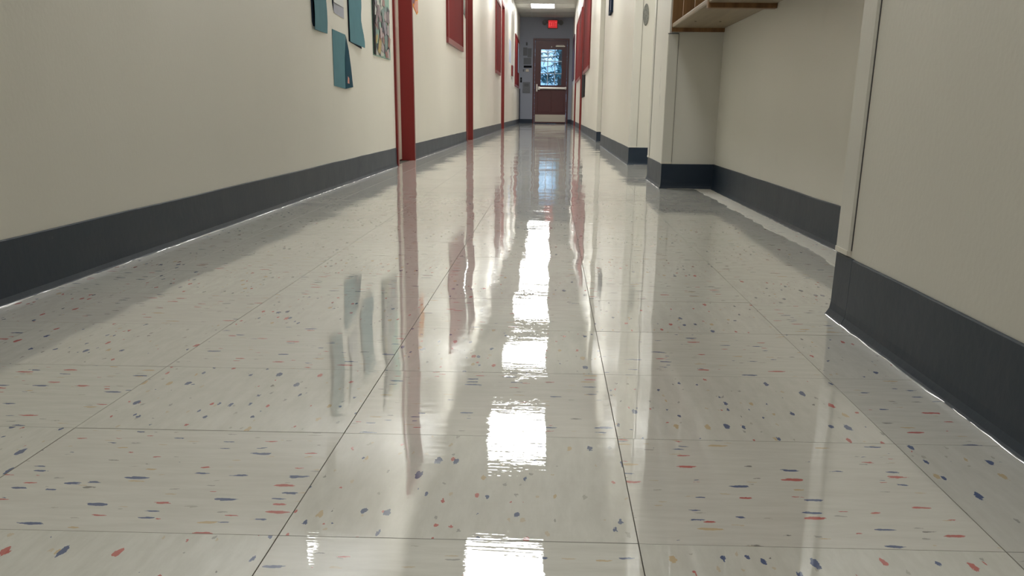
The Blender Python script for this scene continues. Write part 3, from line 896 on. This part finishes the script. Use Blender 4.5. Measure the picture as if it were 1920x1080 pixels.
# glossy papers hung between board and second door
r = empty('glossy_papers', LW(12.35, 0, 1.3)); bs = Vector(r.location)
sheet('paper_sheet', [(12.12, 1.33), (12.30, 1.34), (12.30, 1.75), (12.12, 1.75)], 0.001, 'lam', 0.0012, r, bs)
sheet('dark_sheet', [(12.26, 1.30), (12.42, 1.28), (12.40, 1.70), (12.28, 1.70)], 0.0025, 'navy', 0.0008, r, bs)
sheet('paper_sheet', [(12.34, 1.30), (12.60, 1.26), (12.52, 1.75), (12.38, 1.75)], 0.0036, 'lam', 0.001, r, bs)
sheet('grey_tab', [(12.12, 1.17), (12.20, 1.16), (12.21, 1.30), (12.12, 1.30)], 0.001, 'lilac', 0.001, r, bs)
tag(r, 'cluster of shiny white and dark papers just before the second red doorway', 'papers')

o = sheet('pink_paper_strip', [(20.36, 1.12), (20.84, 1.02), (20.84, 2.0), (20.36, 2.0)], 0.0005, 'pinkpaper', 0.0012)
tag(o, 'tall pinkish paper strip between second left board and third red doorway', 'paper')
o = sheet('pale_blue_paper', [(24.3, 1.30), (25.4, 1.30), (25.4, 1.75), (24.3, 1.75)], 0.0005, 'bluepaper', 0.0012)
tag(o, 'pale blue paper on the left wall after the third red doorway', 'paper')
bm = wb(LW, 25.6, 26.1, 0.0005, 0.03, 1.06, 1.28, 0.006)
tag(obj('alarm_box', bm, M['red']), 'small dark red box on the left wall before the last board', 'box')
o = sheet('lilac_paper', [(29.3, 1.25), (30.2, 1.25), (30.2, 1.95), (29.3, 1.95)], 0.024, 'lilac', 0.0012)
tag(o, 'lilac paper pinned on the farthest left red board', 'paper')
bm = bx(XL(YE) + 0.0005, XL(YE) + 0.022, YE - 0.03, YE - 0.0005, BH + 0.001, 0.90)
tag(obj('corner_strip_1', bm, M['navy']), 'dark navy vertical strip in the far left corner', 'corner_strip', kind='structure')  # narrow dark navy strip standing in the corner above the baseboard

# ================================================================== END WALL FITTINGS
def ew(name, x0, x1, z0, z1, th, mat, lab, cat, bv=0.002):
    o = obj(name, bx(x0, x1, YE - th - 0.0004, YE - 0.0004, z0, z1, bv, 1), M[mat])
    tag(o, lab, cat); return o
ew('notice_sheet', -0.815, -0.70, 1.74, 1.95, 0.002, 'notice', 'grey notice sheet at the upper left beside the exit door', 'notice', 0)
ew('notice_sheet', -0.695, -0.585, 1.70, 1.93, 0.002, 'notice', 'grey notice sheet closest to the top of the exit door frame', 'notice', 0)
ew('notice_sheet', -0.80, -0.59, 1.52, 1.69, 0.002, 'notice', 'wide grey notice sheet just above the black strip', 'notice', 0)
ew('name_strip', -0.795, -0.574, 1.437, 1.492, 0.012, 'black', 'black horizontal strip on the end wall left of the door', 'sign')
ew('thermostat', -0.74, -0.65, 1.33, 1.41, 0.03, 'kick', 'small beige wall box right under the black strip', 'thermostat', 0.006)
ew('wall_button', -0.815, -0.775, 1.335, 1.395, 0.018, 'greycap', 'tiny grey button left of the beige wall box', 'button', 0.004)
ew('motion_sensor', -0.74, -0.70, 2.00, 2.08, 0.03, 'greycap', 'small dark sensor above the notices on the end wall', 'sensor', 0.006)
sw = ew('switch_plate', -0.885, -0.84, 1.06, 1.19, 0.008, 'black', 'dark light switch plate near the left corner of the end wall', 'switch')
t2 = obj('toggle', bx(-0.87, -0.857, -0.024, 0, 1.115, 1.14, 0.002, 1), M['greycap'], sw); t2.location = (0, YE - 0.008, 0)
pl = ew('paper_holder', -0.815, -0.610, 0.795, 1.07, 0.03, 'notice', 'grey paper holder low on the end wall beside the push bar', 'holder', 0.004)
obj('holder_label', bx(-0.775, -0.65, YE - 0.034, YE - 0.0302, 0.955, 1.03), M['greycap'], pl)

# ================================================================== WOODEN CUBBIES
def cubby(y0, y1, lab):
    c_ = empty('cubby_shelf', ((0.53 + XREC) / 2, (y0 + y1) / 2, 0.676)); bs = Vector(c_.location)
    def put(name, x0, x1, a, b, z0, z1, mat, par=None, bv=0.0025):
        bm = bx(x0, x1, a, b, z0, z1, bv, 2); bmesh.ops.translate(bm, verts=bm.verts, vec=-bs)
        return obj(name, bm, M[mat], par or c_)
    t_ = 0.018; xf, xb = 0.530, XREC - 0.0015
    zt = 1.52
    put('side_panel', xf, xb, y0, y0 + t_, 0.676, zt, 'woodv')
    put('side_panel', xf, xb, y1 - t_, y1, 0.676, zt, 'woodv')
    bs_ = put('bottom_shelf', xf + 0.002, xb, y0 + t_, y1 - t_, 0.692, 0.710, 'woodh', bv=0.004)
    put('middle_shelf', xf + 0.002, xb - 0.008, y0 + t_, y1 - t_, 1.10, 1.118, 'woodh')
    put('top_board', xf, xb, y0 + t_, y1 - t_, zt - t_, zt, 'woodh')
    put('back_panel', xb - 0.006, xb, y0 + t_, y1 - t_, 0.71, zt - t_, 'woodh', bv=0)
    for k in (1, 2):
        yy = y0 + (y1 - y0) * k / 3
        put('divider', xf + 0.004, xb - 0.008, yy - t_ / 2, yy + t_ / 2, 0.71, 1.10, 'woodv')
    yy = y0 + (y1 - y0) * 2 / 3
    for xx in (0.588, 0.690):
        bm = cyl((xx, yy, 0.6905), (xx, yy, 0.6925), 0.0045, 10); bmesh.ops.translate(bm, verts=bm.verts, vec=-bs)
        obj('screw', bm, M['screw'], bs_)
    tag(c_, lab, 'cubby shelf', 'wooden cubby units in the recess')
cubby(4.06, 5.235, 'wooden cubby unit touching the pillar, farther of the two')
cubby(2.83, 4.057, 'wooden cubby unit nearer the camera, its underside cut by the frame')

# ================================================================== OUTSIDE
bm = bmesh.new(); box(bm, -40, 40, YE + 0.2, 90, -0.25, -0.15)
tag(obj('outdoor_ground', bm, M['ground']), 'ground outside beyond the exit door', 'ground', kind='structure')
def tree(x, y, h, r0, seed, lab):
    rg = random.Random(seed)
    t = empty('conifer_tree', (x, y, -0.15))
    obj('trunk', cyl((0, 0, 0), (0, 0, h), 0.16, 10, 0.03), M['bark'], t)
    bb = bmesh.new(); nb = bmesh.new()
    for i in range(110):
        z = 0.5 + (h - 0.7) * i / 110
        L = r0 * (1 - z / h) + 0.15
        a = rg.uniform(0, 6.283)
        dx, dy = math.cos(a), math.sin(a)
        tip = Vector((dx * L, dy * L, z - L * 0.25 + rg.uniform(-.1, .25)))
        st = Vector((0, 0, z))
        for e in (0, 1):
            off = Vector((-dy, dx, 0)) * 0.012 if e == 0 else Vector((0, 0, 0.012))
            v = [bb.verts.new(st - off), bb.verts.new(st + off), bb.verts.new(tip)]
            bb.faces.new(v)
        for k in range(34):
            q = rg.uniform(0.15, 1.0)
            c_ = st.lerp(tip, q)
            sz = rg.uniform(0.05, 0.16)
            d_ = Vector((rg.uniform(-1, 1), rg.uniform(-1, 1), rg.uniform(-1.1, 0.2))).normalized()
            p_ = d_.orthogonal().normalized() * sz * 0.22
            v = [nb.verts.new(c_ - p_), nb.verts.new(c_ + p_), nb.verts.new(c_ + d_ * sz * 1.6 + p_ * 0.3), nb.verts.new(c_ + d_ * sz * 1.6 - p_ * 0.3)]
            nb.faces.new(v)
    me = bpy.data.meshes.new('branches'); bb.to_mesh(me); bb.free(); me.materials.append(M['bark'])
    o = bpy.data.objects.new('branches', me); C.objects.link(o); o.parent = t; o['kind'] = 'stuff'
    me = bpy.data.meshes.new('needles'); nb.to_mesh(me); nb.free(); me.materials.append(M['needles'])
    o = bpy.data.objects.new('needles', me); C.objects.link(o); o.parent = t; o['kind'] = 'stuff'
    tag(t, lab, 'tree', 'conifers outside the exit door')
tree(0.30, 39.5, 5.5, 1.5, 1, 'conifer filling the middle and right panes of the exit door window')
tree(-1.35, 43.0, 6.5, 1.5, 2, 'conifer at the left edge of the exit door window, sky showing past it')
tree(1.9, 44.5, 6.0, 1.9, 3, 'conifer farther back behind the right panes of the door window')
